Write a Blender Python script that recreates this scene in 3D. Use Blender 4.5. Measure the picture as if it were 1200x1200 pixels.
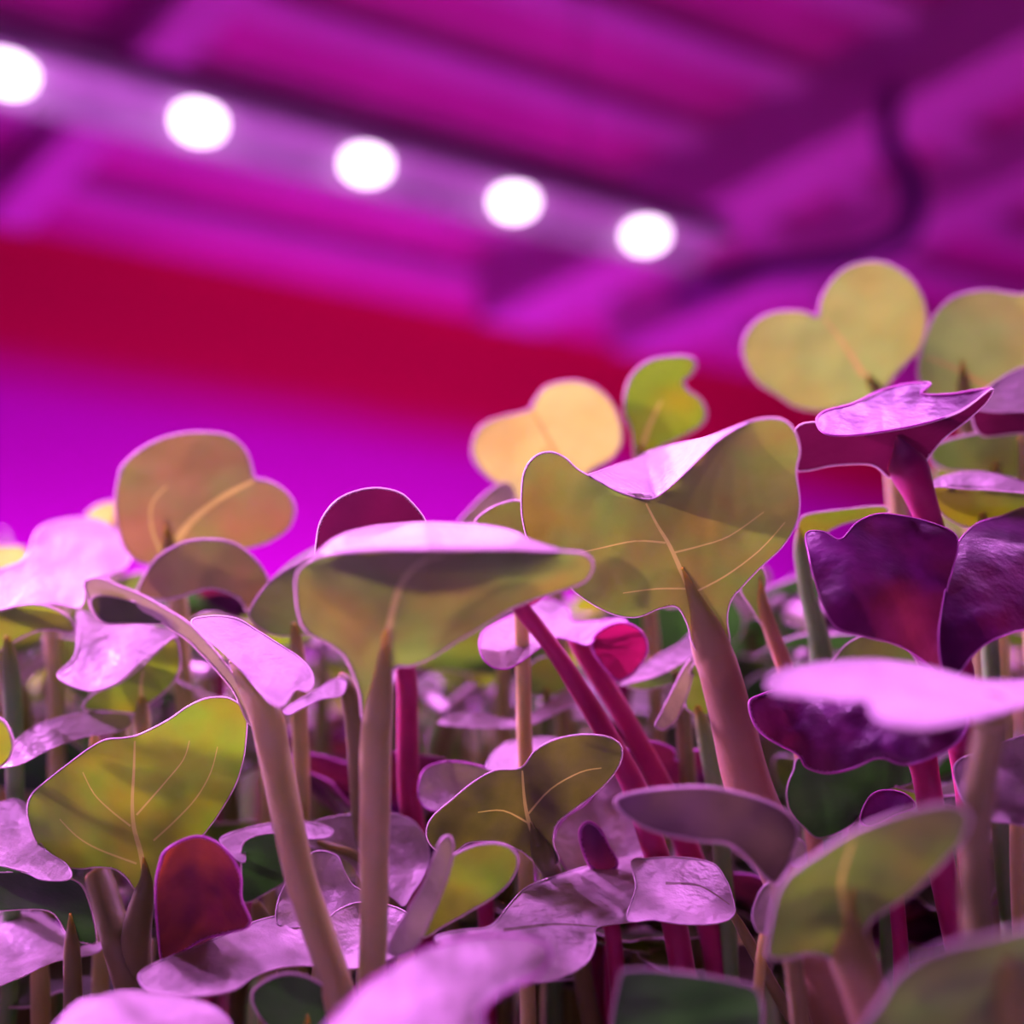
import bpy, bmesh, math, random
from mathutils import Vector, noise
from mathutils.geometry import delaunay_2d_cdt

C = bpy.context.scene
COL = C.collection
for o in list(bpy.data.objects):
    bpy.data.objects.remove(o)
R = random.Random(7)

# ------------------------------------------------------------------ camera
PITCH = math.radians(15)
F = 1287.0                       # focal length in pixels of a 1200 px frame
EYE = Vector((0, 0, 1.20))
CX, UP, FW = Vector((1, 0, 0)), Vector((0, -math.sin(PITCH), math.cos(PITCH))), Vector((0, math.cos(PITCH), math.sin(PITCH)))
cam_d = bpy.data.cameras.new('camera')
cam = bpy.data.objects.new('camera', cam_d)
COL.objects.link(cam)
cam.location = EYE
cam.rotation_euler = (math.pi / 2 + PITCH, 0, 0)
cam_d.sensor_width = 36
cam_d.lens = 36 * F / 1200
cam_d.clip_start = 0.002
cam_d.clip_end = 50
cam_d.dof.use_dof = True
cam_d.dof.focus_distance = 0.079
cam_d.dof.aperture_fstop = 14.0
C.camera = cam

# ------------------------------------------------------------------ world, exposure
GROW = (0.88, 0.24, 1.0)          # colour of the red and blue grow diodes together
w = bpy.data.worlds.new('world')
C.world = w
w.use_nodes = True
w.node_tree.nodes['Background'].inputs[0].default_value = (0.62, 0.10, 0.75, 1)
w.node_tree.nodes['Background'].inputs[1].default_value = 0.012
C.view_settings.view_transform = 'Standard'
C.view_settings.look = 'None'
C.view_settings.gamma = 1
C.view_settings.use_curve_mapping = False
C.view_settings.exposure = -0.12


def at(px, py, d):
    """point seen at pixel (px, py), d millimetres in front of the camera"""
    d *= 0.001
    return EYE + CX * ((px - 600) / F * d) + UP * ((600 - py) / F * d) + FW * d


LED_W = 1.5
def led_lamp(loc, size=0.016, watts=None):
    l = bpy.data.lights.new('diode', 'AREA')
    l.shape = 'DISK'
    l.size = size
    l.energy = watts or LED_W
    l.color = GROW
    o = bpy.data.objects.new('diode', l)
    o.location = loc
    COL.objects.link(o)
    return o


# direction of the light bars and of the far wall, and of the sloping rafters
LED0, LED4 = at(8, 93, 600), at(757, 283, 770)
A = (LED4 - LED0); A.z = 0; A.normalize()
BP = Vector((-A.y, A.x, 0))                        # level, square to the bars, away from camera
BO = (CX * (-1479) + UP * (-667) + FW * 1287).normalized()   # rafters, falling towards the far wall
CN = A.cross(BO).normalized()
if CN.z < 0: CN = -CN
P0 = at(0, 262, 2600)                              # a point of the line where wall meets ceiling


def area(name, loc, direction, sx, sy, watts, col):
    l = bpy.data.lights.new(name, 'AREA')
    l.shape = 'RECTANGLE'; l.size = sx; l.size_y = sy
    l.energy = watts; l.color = col
    o = bpy.data.objects.new(name, l)
    o.location = loc
    o.rotation_euler = Vector(direction).to_track_quat('-Z', 'Y').to_euler()
    COL.objects.link(o)
    return o


# added lamps, unseen below the frame, washing the far wall and the ceiling
area('added_wash_light', P0 + A * 0.9 - BP * 0.28 + Vector((0, 0, -1.45)), BP + Vector((0, 0, 0.40)), 3.4, 0.1, 52, (0.75, 0.02, 0.95))
area('added_wash_light', P0 + A * 1.2 - BP * 1.3 + Vector((0, 0, -1.9)), Vector((0.1, 0.1, 1)), 3.0, 0.6, 21, (1.0, 0.14, 0.78))


# ------------------------------------------------------------------ materials
def new_mat(name):
    m = bpy.data.materials.new(name)
    m.use_nodes = True
    nt = m.node_tree
    nt.nodes.clear()
    return m, nt, nt.nodes.new('ShaderNodeOutputMaterial')


def noise_mix(nt, c1, c2, scale, detail=3, lo=0.35, hi=0.65, coord='Object'):
    tc = nt.nodes.new('ShaderNodeTexCoord')
    n = nt.nodes.new('ShaderNodeTexNoise')
    n.inputs['Scale'].default_value = scale
    n.inputs['Detail'].default_value = detail
    nt.links.new(tc.outputs[coord], n.inputs['Vector'])
    r = nt.nodes.new('ShaderNodeValToRGB')
    r.color_ramp.elements[0].position = lo; r.color_ramp.elements[1].position = hi
    r.color_ramp.elements[0].color = (*c1, 1); r.color_ramp.elements[1].color = (*c2, 1)
    nt.links.new(n.outputs['Fac'], r.inputs[0])
    return r.outputs[0], n.outputs['Fac']


def bump(nt, scale, dist, strength=0.5, detail=2):
    tc = nt.nodes.new('ShaderNodeTexCoord')
    n = nt.nodes.new('ShaderNodeTexNoise')
    n.inputs['Scale'].default_value = scale
    n.inputs['Detail'].default_value = detail
    nt.links.new(tc.outputs['Object'], n.inputs['Vector'])
    b = nt.nodes.new('ShaderNodeBump')
    b.inputs['Strength'].default_value = strength
    b.inputs['Distance'].default_value = dist
    nt.links.new(n.outputs['Fac'], b.inputs['Height'])
    return b.outputs[0]


def leaf_mat(name, refl1, refl2, tr1, tr2, trans=0.5, rough=0.5, sheen=0.3, spec=0.4, bscale=1500, bd=0.00012):
    m, nt, out = new_mat(name)
    p = nt.nodes.new('ShaderNodeBsdfPrincipled')
    c, _ = noise_mix(nt, refl1, refl2, 260, 4)
    nt.links.new(c, p.inputs['Base Color'])
    p.inputs['Roughness'].default_value = rough
    p.inputs['Specular IOR Level'].default_value = spec
    p.inputs['Sheen Weight'].default_value = sheen
    p.inputs['Sheen Roughness'].default_value = 0.4
    t = nt.nodes.new('ShaderNodeBsdfTranslucent')
    c2, _ = noise_mix(nt, tr1, tr2, 170, 4)
    nt.links.new(c2, t.inputs['Color'])
    bn = bump(nt, bscale, bd)
    nt.links.new(bn, p.inputs['Normal'])
    mx = nt.nodes.new('ShaderNodeMixShader')
    mx.inputs[0].default_value = trans
    nt.links.new(p.outputs[0], mx.inputs[1]); nt.links.new(t.outputs[0], mx.inputs[2])
    nt.links.new(mx.outputs[0], out.inputs[0])
    return m


def plain_mat(name, c1, c2, scale=60, rough=0.6, spec=0.3, metal=0.0, bscale=None, bd=0.001, emit=None):
    m, nt, out = new_mat(name)
    p = nt.nodes.new('ShaderNodeBsdfPrincipled')
    c, _ = noise_mix(nt, c1, c2, scale)
    nt.links.new(c, p.inputs['Base Color'])
    p.inputs['Roughness'].default_value = rough
    p.inputs['Metallic'].default_value = metal
    p.inputs['Specular IOR Level'].default_value = spec
    if bscale: nt.links.new(bump(nt, bscale, bd), p.inputs['Normal'])
    if emit:
        p.inputs['Emission Color'].default_value = (*emit[0], 1)
        p.inputs['Emission Strength'].default_value = emit[1]
    nt.links.new(p.outputs[0], out.inputs[0])
    return m


def fleshy_mat(name, c1, c2, rad=(.0016, .0012, .0006), rough=.45, w=1.0, tip=(.22, .34, .07)):
    m, nt, out = new_mat(name)
    p = nt.nodes.new('ShaderNodeBsdfPrincipled')
    c, _ = noise_mix(nt, c1, c2, 200, 3)
    at_ = nt.nodes.new('ShaderNodeAttribute'); at_.attribute_name = 'blend'      # a stalk takes the colour of its leaf where it joins it
    mc = nt.nodes.new('ShaderNodeMix'); mc.data_type = 'RGBA'
    nt.links.new(at_.outputs['Fac'], mc.inputs[0]); nt.links.new(c, mc.inputs[6]); mc.inputs[7].default_value = (*tip, 1)
    nt.links.new(mc.outputs[2], p.inputs['Base Color'])
    p.inputs['Roughness'].default_value = rough
    p.inputs['Subsurface Weight'].default_value = w
    p.inputs['Subsurface Radius'].default_value = rad
    p.inputs['Subsurface Scale'].default_value = 1.0
    p.inputs['Specular IOR Level'].default_value = .35
    p.inputs['Sheen Weight'].default_value = .2
    nt.links.new(bump(nt, 1200, .0001), p.inputs['Normal'])
    nt.links.new(p.outputs[0], out.inputs[0])
    return m


M = {
    'green': leaf_mat('green_cotyledon', (.13, .18, .10), (.19, .24, .14), (.20, .38, .002), (.13, .50, .004), .5),
    'muted': leaf_mat('muted_green_cotyledon', (.15, .18, .13), (.21, .25, .18), (.16, .27, .008), (.11, .38, .012), .5),
    'tan': leaf_mat('brownish_cotyledon', (.20, .20, .18), (.26, .26, .22), (.18, .19, .02), (.12, .26, .015), .5),
    'yellow': leaf_mat('yellow_green_cotyledon', (.30, .34, .24), (.38, .42, .30), (.48, .80, .06), (.42, .88, .08), .5),
    'khaki': leaf_mat('khaki_cotyledon', (.28, .34, .24), (.34, .40, .28), (.24, .54, .03), (.20, .64, .04), .5),
    'olive': leaf_mat('olive_cotyledon', (.15, .18, .15), (.22, .25, .21), (.10, .22, .004), (.08, .34, .008), .45),
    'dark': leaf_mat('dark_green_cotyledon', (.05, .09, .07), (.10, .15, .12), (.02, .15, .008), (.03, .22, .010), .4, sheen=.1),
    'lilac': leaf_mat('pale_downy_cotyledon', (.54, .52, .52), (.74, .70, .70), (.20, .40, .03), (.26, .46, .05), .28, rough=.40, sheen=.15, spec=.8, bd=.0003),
    'purple': leaf_mat('purple_cotyledon', (.07, .008, .10), (.22, .025, .24), (.12, .012, .04), (.22, .035, .03), .30, rough=.36, sheen=.2, spec=.5),
    'ember': leaf_mat('purple_and_orange_cotyledon', (.08, .012, .12), (.14, .02, .17), (.09, .006, .012), (.34, .10, .006), .5, rough=.4, sheen=.2),
    'deep': leaf_mat('deep_green_cotyledon', (.07, .05, .10), (.14, .10, .17), (.04, .10, .003), (.10, .20, .004), .5, rough=.4, sheen=.15),
    'dusky': leaf_mat('dusky_cotyledon', (.20, .15, .20), (.30, .22, .29), (.04, .06, .01), (.06, .08, .01), .4, rough=.5, sheen=.15),
    'maroon': leaf_mat('red_cotyledon', (.10, .012, .05), (.16, .02, .09), (.28, .006, .06), (.34, .010, .07), .5, rough=.5, sheen=.25),
    'wine': leaf_mat('dark_wine_cotyledon', (.07, .012, .05), (.10, .02, .07), (.045, .003, .014), (.07, .005, .02), .5, rough=.5, sheen=.2),
    'rim': fleshy_mat('leaf_margin', (.56, .50, .50), (.66, .60, .60), (.0006, .0006, .0005)),
    'rim_purple': fleshy_mat('purple_leaf_margin', (.42, .10, .40), (.52, .16, .48), (.0006, .0004, .0005)),
    'lilac_shaded': leaf_mat('shaded_pale_cotyledon', (.32, .32, .32), (.48, .46, .46), (.12, .26, .02), (.16, .32, .03), .3, rough=.4, sheen=.15),  # darker copy of the pale cotyledon: shade of the crowd put into its colour
    'vein': leaf_mat('leaf_vein', (.32, .34, .26), (.40, .42, .34), (.26, .46, .03), (.34, .52, .04), .5, rough=.5),
    'stem': fleshy_mat('pale_stem', (.42, .56, .17), (.52, .62, .24)),
    'stem_pink': fleshy_mat('pinkish_stem', (.46, .38, .18), (.56, .46, .24)),
    'stem_green': fleshy_mat('green_stem', (.16, .48, .12), (.22, .54, .16)),
    'stem_dark': fleshy_mat('olive_brown_stem', (.20, .28, .08), (.28, .34, .12), tip=(.11, .19, .04)),
    'stem_magenta': fleshy_mat('magenta_stem', (.34, .015, .13), (.46, .03, .18), tip=(.12, .012, .08)),
}


# ------------------------------------------------------------------ mesh helpers
def link(name, bm, mats, parent=None, smooth=True):
    me = bpy.data.meshes.new(name)
    bm.normal_update()
    bm.to_mesh(me)
    bm.free()
    for m in (mats if isinstance(mats, (list, tuple)) else [mats]):
        me.materials.append(m)
    if smooth:
        me.polygons.foreach_set('use_smooth', [True] * len(me.polygons))
    o = bpy.data.objects.new(name, me)
    COL.objects.link(o)
    if parent: o.parent = parent
    return o


def empty(name, loc, label, cat, group=None):
    o = bpy.data.objects.new(name, None)
    o.empty_display_size = 0.01
    o.location = loc
    COL.objects.link(o)
    o['label'] = label; o['category'] = cat
    if group: o['group'] = group
    return o


def smooth_line(pts, n=5, closed=False):
    """Catmull-Rom through tuples of any length"""
    k = len(pts)
    out = []
    rng = range(k) if closed else range(k - 1)
    for i in rng:
        if closed:
            a, b, c, d = pts[i - 1], pts[i], pts[(i + 1) % k], pts[(i + 2) % k]
        else:
            b, c = pts[i], pts[i + 1]
            a = pts[i - 1] if i else b
            d = pts[i + 2] if i + 2 < k else c
        for j in range(n):
            t = j / n
            out.append(tuple(0.5 * ((2 * q) + (-p + r) * t + (2 * p - 5 * q + 4 * r - s) * t * t + (-p + 3 * q - 3 * r + s) * t ** 3)
                             for p, q, r, s in zip(a, b, c, d)))
    if not closed: out.append(tuple(pts[-1]))
    return out


def tube(bm, pts, radii, sides=10, closed=False, mat=0, cap=True, flat=1.0, blend=None):
    """skin a ring along 3-D points"""
    n = len(pts)
    lay = bm.verts.layers.float.new('blend') if blend else None
    rings = []
    prev = None
    for i, p in enumerate(pts):
        if closed: t = pts[(i + 1) % n] - pts[i - 1]
        else: t = pts[min(i + 1, n - 1)] - pts[max(i - 1, 0)]
        if t.length < 1e-9: t = Vector((0, 0, 1))
        t.normalize()
        if prev is None:
            prev = t.orthogonal().normalized()
            if abs(t.dot(CX)) < 0.9: prev = (CX - t * CX.dot(t)).normalized()
        u = prev - t * prev.dot(t)
        if u.length < 1e-6: u = t.orthogonal()
        u.normalize(); prev = u
        v = t.cross(u)
        r = radii[i] if hasattr(radii, '__len__') else radii
        ring_ = [bm.verts.new(p + u * (math.cos(a) * r) + v * (math.sin(a) * r * flat))
                      for a in (2 * math.pi * k / sides for k in range(sides))]
        if blend:
            for q in ring_: q[lay] = blend[i]
        rings.append(ring_)
    m = n if closed else n - 1
    for i in range(m):
        a, b = rings[i], rings[(i + 1) % n]
        for k in range(sides):
            f = bm.faces.new((a[k], a[(k + 1) % sides], b[(k + 1) % sides], b[k]))
            f.material_index = mat
    if cap and not closed:
        for r_ in (rings[0], rings[-1][::-1]):
            f = bm.faces.new(r_); f.material_index = mat


def inside(p, poly):
    x, y = p
    c = False
    j = len(poly) - 1
    for i in range(len(poly)):
        xi, yi = poly[i]; xj, yj = poly[j]
        if (yi > y) != (yj > y) and x < (xj - xi) * (y - yi) / (yj - yi) + xi: c = not c
        j = i
    return c


def sheet(bm, outline, surf, step, mat=0, strips=(), vbm=None, margin=0, mmat=1):
    """triangulated curved sheet: outline in 2-D, surf maps 2-D to 3-D. Faces inside the strips go to vbm,
    faces within margin of the outline get the material mmat"""
    out = [Vector(p) for p in outline]
    n = len(out)
    xs = [p[0] for p in outline]; ys = [p[1] for p in outline]
    pts = list(out)
    edges = [(i, (i + 1) % n) for i in range(n)]
    def dist(p): return min((p - q).length for q in out)
    if margin:
        k0 = len(pts); ok = []
        for i in range(n):
            t = out[(i + 1) % n] - out[i - 1]
            if t.length < 1e-6: continue
            t.normalize(); nr = Vector((-t.y, t.x))
            q = out[i] + nr * margin
            if not inside(q, outline): q = out[i] - nr * margin
            if inside(q, outline) and dist(q) > margin * .6: pts.append(q)
    for st in strips:
        k0 = len(pts)
        ps = [Vector(q) for q in st if inside(q, outline)]
        if len(ps) < 3: continue
        pts += ps
        edges += [(k0 + i, k0 + (i + 1) % len(ps)) for i in range(len(ps))]
    y = min(ys) + step / 2
    row = 0
    while y < max(ys):
        x = min(xs) + (step / 2 if row % 2 else 0)
        while x < max(xs):
            if inside((x, y), outline) and dist(Vector((x, y))) > max(step * 0.55, margin * 1.5):
                pts.append(Vector((x, y)))
            x += step
        y += step * 0.87; row += 1
    v, e, f, *_ = delaunay_2d_cdt(pts, edges, [], 0, 1e-5)
    bv = [bm.verts.new(surf(p.x, p.y)) for p in v]
    vv = {}
    for t in f:
        c = (v[t[0]] + v[t[1]] + v[t[2]]) / 3
        if not inside(c, outline): continue
        if vbm is not None and any(inside(c, st) for st in strips):
            vs = []
            for i in t:
                if i not in vv: vv[i] = vbm.verts.new(surf(v[i].x, v[i].y))
                vs.append(vv[i])
            vbm.faces.new(vs)
            continue
        try:
            fc = bm.faces.new([bv[i] for i in t])
            fc.material_index = mmat if margin and dist(c) < margin * .8 else mat
        except ValueError: pass
    bmesh.ops.delete(bm, geom=[q for q in bv if not q.link_faces], context='VERTS')


def strip_of(line, w0, w1):
    """thin closed polygon round a vein line, w0 and w1 wide at its ends"""
    ps = [Vector(q) for q in smooth_line(line, 4)]
    n = len(ps); a, b = [], []
    for i, p in enumerate(ps):
        t = (ps[min(i + 1, n - 1)] - ps[max(i - 1, 0)]).normalized()
        nr = Vector((-t.y, t.x)); w = (w0 + (w1 - w0) * i / (n - 1)) / 2
        a.append(tuple(p + nr * w)); b.append(tuple(p - nr * w))
    return a + b[::-1]


# ------------------------------------------------------------------ traced sprouts
class Leaf:
    """one cotyledon: outline traced on the picture, put at its own depth with slope, curvature and fold"""
    def __init__(s, pts, d, a=0, b=3, k=(0, 0, 0), fold=None, mat='green', veins=(), rim=0.22, rimmat=None,
                 top=None, slope=14, wav=0.35, seed=None, vw=1.0):
        s.pts, s.d, s.a, s.b, s.k, s.fold = pts, d, a, b, k, fold
        s.mat, s.veins, s.rim, s.top, s.slope, s.wav = mat, veins, rim, top, slope, wav
        s.rimmat = rimmat or ('rim_purple' if mat in ('purple', 'maroon', 'ember') else 'rim')
        s.cx = sum(p[0] for p in pts) / len(pts); s.cy = sum(p[1] for p in pts) / len(pts)
        s.seed = pts[0][0] * 0.37 + pts[0][1] * 0.11
        s.vw = vw

    def depth(s, x, y):
        X, Y = (x - s.cx) / 100, (y - s.cy) / 100
        z = s.d + s.a * X + s.b * Y + s.k[0] * X * X + s.k[1] * Y * Y + s.k[2] * X * Y
        if s.fold:
            (x0, y0), (x1, y1), amt = s.fold
            L = math.hypot(x1 - x0, y1 - y0)
            q = ((x - x0) * (y1 - y0) - (y - y0) * (x1 - x0)) / L / 100
            z += amt * (math.sqrt(q * q + 0.006) - 0.077)
        z += s.wav * noise.noise(Vector((x / 45, y / 45, s.seed))) + s.wav * 0.3 * noise.noise(Vector((x / 16, y / 16, s.seed)))
        return z

    def build(s, parent, base):
        bm = bmesh.new()
        out = smooth_line(s.pts, 5, True)
        f = lambda x, y: at(x, y, s.depth(x, y)) - base
        strips = [strip_of(v, 2 * s.vw, 7 * s.vw) if i == 0 else strip_of(v, 2.4 * s.vw, 1.0 * s.vw) for i, v in enumerate(s.veins)]
        vb = bmesh.new() if s.veins else None
        sheet(bm, out, f, 8, 0, strips, vb, 1.9 * min(s.rim, .33) / .22)
        r = min(s.rim, .3) * 0.0003
        tube(bm, [f(*p) for p in out], r, 6, True, 1)
        if s.top:                                  # the part of the blade seen beyond its near margin
            edge, poly = s.top
            def d2(x, y):
                e = edge
                if x <= e[0][0]: ye = e[0][1]; x_ = e[0][0]
                elif x >= e[-1][0]: ye = e[-1][1]; x_ = e[-1][0]
                else:
                    x_ = x
                    for (xa, ya), (xb, yb) in zip(e, e[1:]):
                        if xa <= x <= xb: ye = ya + (yb - ya) * (x - xa) / max(xb - xa, 1e-6); break
                h = math.hypot(x - x_, y - ye) / 100
                return s.depth(x_, ye) + s.slope * h * (1 + 0.8 * h) + s.wav * 0.8 * noise.noise(Vector((x / 22, y / 14, s.seed + 5)))
            g = lambda x, y: at(x, y, d2(x, y)) - base
            o2 = smooth_line(poly, 5, True)
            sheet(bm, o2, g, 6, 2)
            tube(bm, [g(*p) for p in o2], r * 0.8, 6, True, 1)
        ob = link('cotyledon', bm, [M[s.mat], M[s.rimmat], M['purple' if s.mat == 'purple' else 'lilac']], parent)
        if s.veins:
            link('leaf_veins', vb, M['vein'], ob)
        return ob


SOIL = 1.20 - 0.050
TOTAL = []


def sprout(label, leaves, stems, smat='stem', name='microgreen_sprout'):
    """stems: lists of (px, py, depth_mm, width_px); the first one runs on down into the soil"""
    sm = []
    base = None
    for i, st in enumerate(stems):
        st = [tuple(map(float, q)) for q in st]
        lf = min(leaves, key=lambda l: min(math.hypot(q[0] - st[0][0], q[1] - st[0][1]) for q in l.pts))
        near = inside(st[0][:2], lf.pts) or min(math.hypot(q[0] - st[0][0], q[1] - st[0][1]) for q in lf.pts) < 25
        if near and st[0][2] - lf.depth(st[0][0], st[0][1]) < 3.2:
            dl = lf.depth(st[0][0], st[0][1]) - st[0][2]
            if lf.b <= 1: dl += 0.8 + st[0][3] / 2 * st[0][2] / F
            dl = max(-6, min(7, dl))
            st = [(x, y, d + dl * max(0.0, 1 - 0.12 * k), w) for k, (x, y, d, w) in enumerate(st)]
            (xa, ya, _, wa), (xb, yb, _, _) = st[0], st[1]
            q = math.hypot(xb - xa, yb - ya)
            ux, uy = (xb - xa) / q * wa, (yb - ya) / q * wa
            if wa <= 16:
                st[0] = (xa, ya, st[0][2] + wa * .3 * st[0][2] / F, wa * .45)
            elif lf.b > 1 and inside((xa - ux * 1.7, ya - uy * 1.7), lf.pts):
                st[0] = (xa, ya, st[0][2] + 0.1, wa * .85)
                for t_, w_, o_ in ((.8, .5, .15), (1.7, .14, .2)):
                    st.insert(0, (xa - ux * t_, ya - uy * t_, lf.depth(xa - ux * t_, ya - uy * t_) + o_, wa * w_))
            elif lf.b > 1:
                st[0] = (xa, ya, st[0][2] + wa * .3 * st[0][2] / F, wa * .6)
        if near and lf.b > 1:                      # where it runs over the blade the stalk is a ridge half sunk in it
            last = None
            nn = max(1, sum(inside(q[:2], lf.pts) for q in st) - 1)
            for k, (x, y, d, w) in enumerate(st):
                if inside((x, y), lf.pts) and st[0][2] - lf.depth(st[0][0], st[0][1]) < 3.2 or k == 0 and last is None and inside((x, y), lf.pts):
                    r_ = w / 2 * d / F
                    nd = lf.depth(x, y) + r_ * (1.1 if k == 0 else max(-.1, .9 * (1 - k / nn) - .1))
                    last = nd - d
                    st[k] = (x, y, nd, w)
                elif last is not None:
                    last *= .95
                    st[k] = (x, y, d + last, w)
        s = smooth_line(st, 5)
        P = [at(x, y, d) for x, y, d, w in s]
        rr = [w / 2 * d / F * 0.001 for x, y, d, w in s]
        if i == 0:
            t = (P[-1] - P[-4]).normalized()
            p = P[-1].copy()
            while p.z > SOIL - 0.002:
                t = (t * 0.8 + Vector((0, 0.05, -1)) * 0.2).normalized()
                p = p + t * 0.003
                P.append(p.copy()); rr.append(rr[-1] * 1.0)
            base = Vector((P[-1].x, P[-1].y, SOIL))
        nin = sum(inside(q[:2], lf.pts) for q in st) if near and lf.b > 1 else 0
        bl = [0.0 if not nin else max(0.0, min(1.0, 1.25 - (k / 5) / max(nin, 1))) for k in range(len(P))]
        sm.append((P, rr, bl))
    root = empty(name, base, label, 'sprout')
    for i, (P, rr, bl) in enumerate(sm):
        bm = bmesh.new()
        P = [p + Vector((noise.noise(p * 180), noise.noise(p * 180 + Vector((9, 0, 0))), 0)) * 0.0002 for p in P]
        tube(bm, [p - base for p in P], rr, 14, blend=bl)
        link('stem' if i == 0 else 'leaf_stalk', bm, M[smat], root)
    for lf in leaves:
        lf.build(root, base)
    TOTAL.append((root, base))
    return root


exec_list = []


# ================================================================== SETTING
def hit(px, py, off=0.0):
    """where the sight line of a pixel meets the ceiling plane lowered by off metres"""
    d = (at(px, py, 1000) - EYE)
    q = P0 - CN * off
    return EYE + d * ((q - EYE).dot(CN) / d.dot(CN))


def box(bm, o, u, v, w_):
    vs = [bm.verts.new(o + u * a + v * b + w_ * c) for a in (0, 1) for b in (0, 1) for c in (0, 1)]
    for f in ((0, 1, 3, 2), (4, 6, 7, 5), (0, 4, 5, 1), (2, 3, 7, 6), (0, 2, 6, 4), (1, 5, 7, 3)):
        bm.faces.new([vs[i] for i in f])
    bmesh.ops.recalc_face_normals(bm, faces=bm.faces)


def struct(name, bm, mat, smooth=False):
    o = link(name, bm, mat, None, smooth)
    o['kind'] = 'structure'
    return o


ceil_m = plain_mat('painted_ceiling', (.42, .05, .27), (.52, .07, .34), 3, .7)
raft_m = plain_mat('painted_rafter', (.46, .18, .42), (.52, .22, .48), 4, .6)
wall_m, nt, out = new_mat('wall_paint_with_purple_glow')
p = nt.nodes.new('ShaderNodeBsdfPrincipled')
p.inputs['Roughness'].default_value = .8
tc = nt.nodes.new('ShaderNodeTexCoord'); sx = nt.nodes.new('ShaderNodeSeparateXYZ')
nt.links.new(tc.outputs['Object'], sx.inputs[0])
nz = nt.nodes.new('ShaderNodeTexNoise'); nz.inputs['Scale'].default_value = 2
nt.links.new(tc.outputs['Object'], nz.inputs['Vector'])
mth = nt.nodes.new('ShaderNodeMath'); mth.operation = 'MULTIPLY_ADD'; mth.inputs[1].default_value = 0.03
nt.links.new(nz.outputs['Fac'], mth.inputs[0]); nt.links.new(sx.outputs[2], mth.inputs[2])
rp = nt.nodes.new('ShaderNodeValToRGB')  # red paint blends softly into purple: lamp glow put into the wall colour
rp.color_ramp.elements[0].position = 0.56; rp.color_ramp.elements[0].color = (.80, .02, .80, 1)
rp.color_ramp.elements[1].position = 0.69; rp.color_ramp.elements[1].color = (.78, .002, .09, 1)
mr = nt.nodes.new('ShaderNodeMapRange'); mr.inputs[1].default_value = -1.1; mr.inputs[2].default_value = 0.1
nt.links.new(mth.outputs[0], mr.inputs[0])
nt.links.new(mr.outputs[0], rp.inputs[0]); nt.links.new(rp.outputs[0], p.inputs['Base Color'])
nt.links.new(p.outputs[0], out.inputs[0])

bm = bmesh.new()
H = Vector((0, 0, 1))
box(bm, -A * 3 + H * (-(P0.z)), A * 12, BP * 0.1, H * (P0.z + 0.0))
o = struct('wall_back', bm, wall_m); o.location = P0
bm = bmesh.new(); box(bm, P0 - A * 3 + BO * 0.1, A * 12, -BO * 4.2, CN * 0.03); struct('ceiling', bm, ceil_m)
bm = bmesh.new(); box(bm, Vector((-5, -3, -0.1)), Vector((16, 0, 0)), Vector((0, 14, 0)), Vector((0, 0, 0.1)))
struct('floor', bm, plain_mat('concrete_floor', (.25, .22, .24), (.35, .31, .33), 8, .8))


NT = [0]
def rafter(pa, pb, width, h, label, ext=1.5):
    q0, q1 = hit(*pa, h), hit(*pb, h)
    u = (q1 - q0)
    bm = bmesh.new()
    box(bm, Vector((0, 0, 0)), u * ext, A * width, CN * h)
    o = link('rafter', bm, raft_m, None, False)
    o.location = q0
    NT[0] += 1
    o.name = 'trim_%d' % NT[0]; o['kind'] = 'structure'
    return o


rafter((-20, 262), (215, 0), 0.09, 0.13, 'purple lit ceiling rafter at the left, leading up past the light bar', 1.3)
rafter((560, 378), (1170, 60), 0.17, 0.20, 'broad purple lit ceiling rafter rising from behind the light bar end to the right', 1.3)
rafter((716, 412), (1200, 200), 0.15, 0.14, 'purple lit ceiling rafter at the right behind the dark cable loop', 1.3)
for k in range(11):
    bm = bmesh.new()
    box(bm, Vector((0, 0, 0)), A * 8.5, -BO * 0.07, CN * 0.035)
    o = link('ceiling_batten', bm, raft_m, None, False)
    o.location = P0 - A * 2.5 - BO * (0.18 + k * 0.235) - CN * 0.036
    NT[0] += 1
    o.name = 'trim_%d' % NT[0]; o['kind'] = 'structure'

# hanging dark cable loop in front of the right hand rafters
bm = bmesh.new()
cp = [(1045, 120, 1900), (1040, 165, 1750), (1062, 195, 1700), (1072, 235, 1690), (1060, 275, 1700), (1010, 300, 1720), (950, 312, 1750), (880, 318, 1790), (830, 335, 1830)]
cp = [at(*q) for q in cp]
cp = [Vector(q) for q in smooth_line([tuple(hit(1045, 105, 0.0))] + [tuple(q) for q in cp] + [tuple(hit(790, 350, 0.0))], 8)]
tube(bm, cp, 0.017, 10)
o = link('cable', bm, plain_mat('dark_cable', (.03, .01, .10), (.05, .015, .14), 10, .6))
o['label'] = 'dark cable hanging in a loop below the ceiling at the right'; o['category'] = 'cable'

# ------------------------------------------------------------------ light bars
alu = plain_mat('light_bar_housing', (.34, .25, .38), (.42, .32, .46), 40, .5, .4)
lens_m = plain_mat('diode_lens', (.9, .9, .9), (.95, .95, .95), 40, .3, .5, 0, None, 0, ((1.0, .75, 1.0), 6.0))
wire_m = plain_mat('hanger_wire', (.3, .3, .3), (.4, .4, .4), 40, .4, .5, .8)
SP = (LED4 - LED0).length / 4


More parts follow.
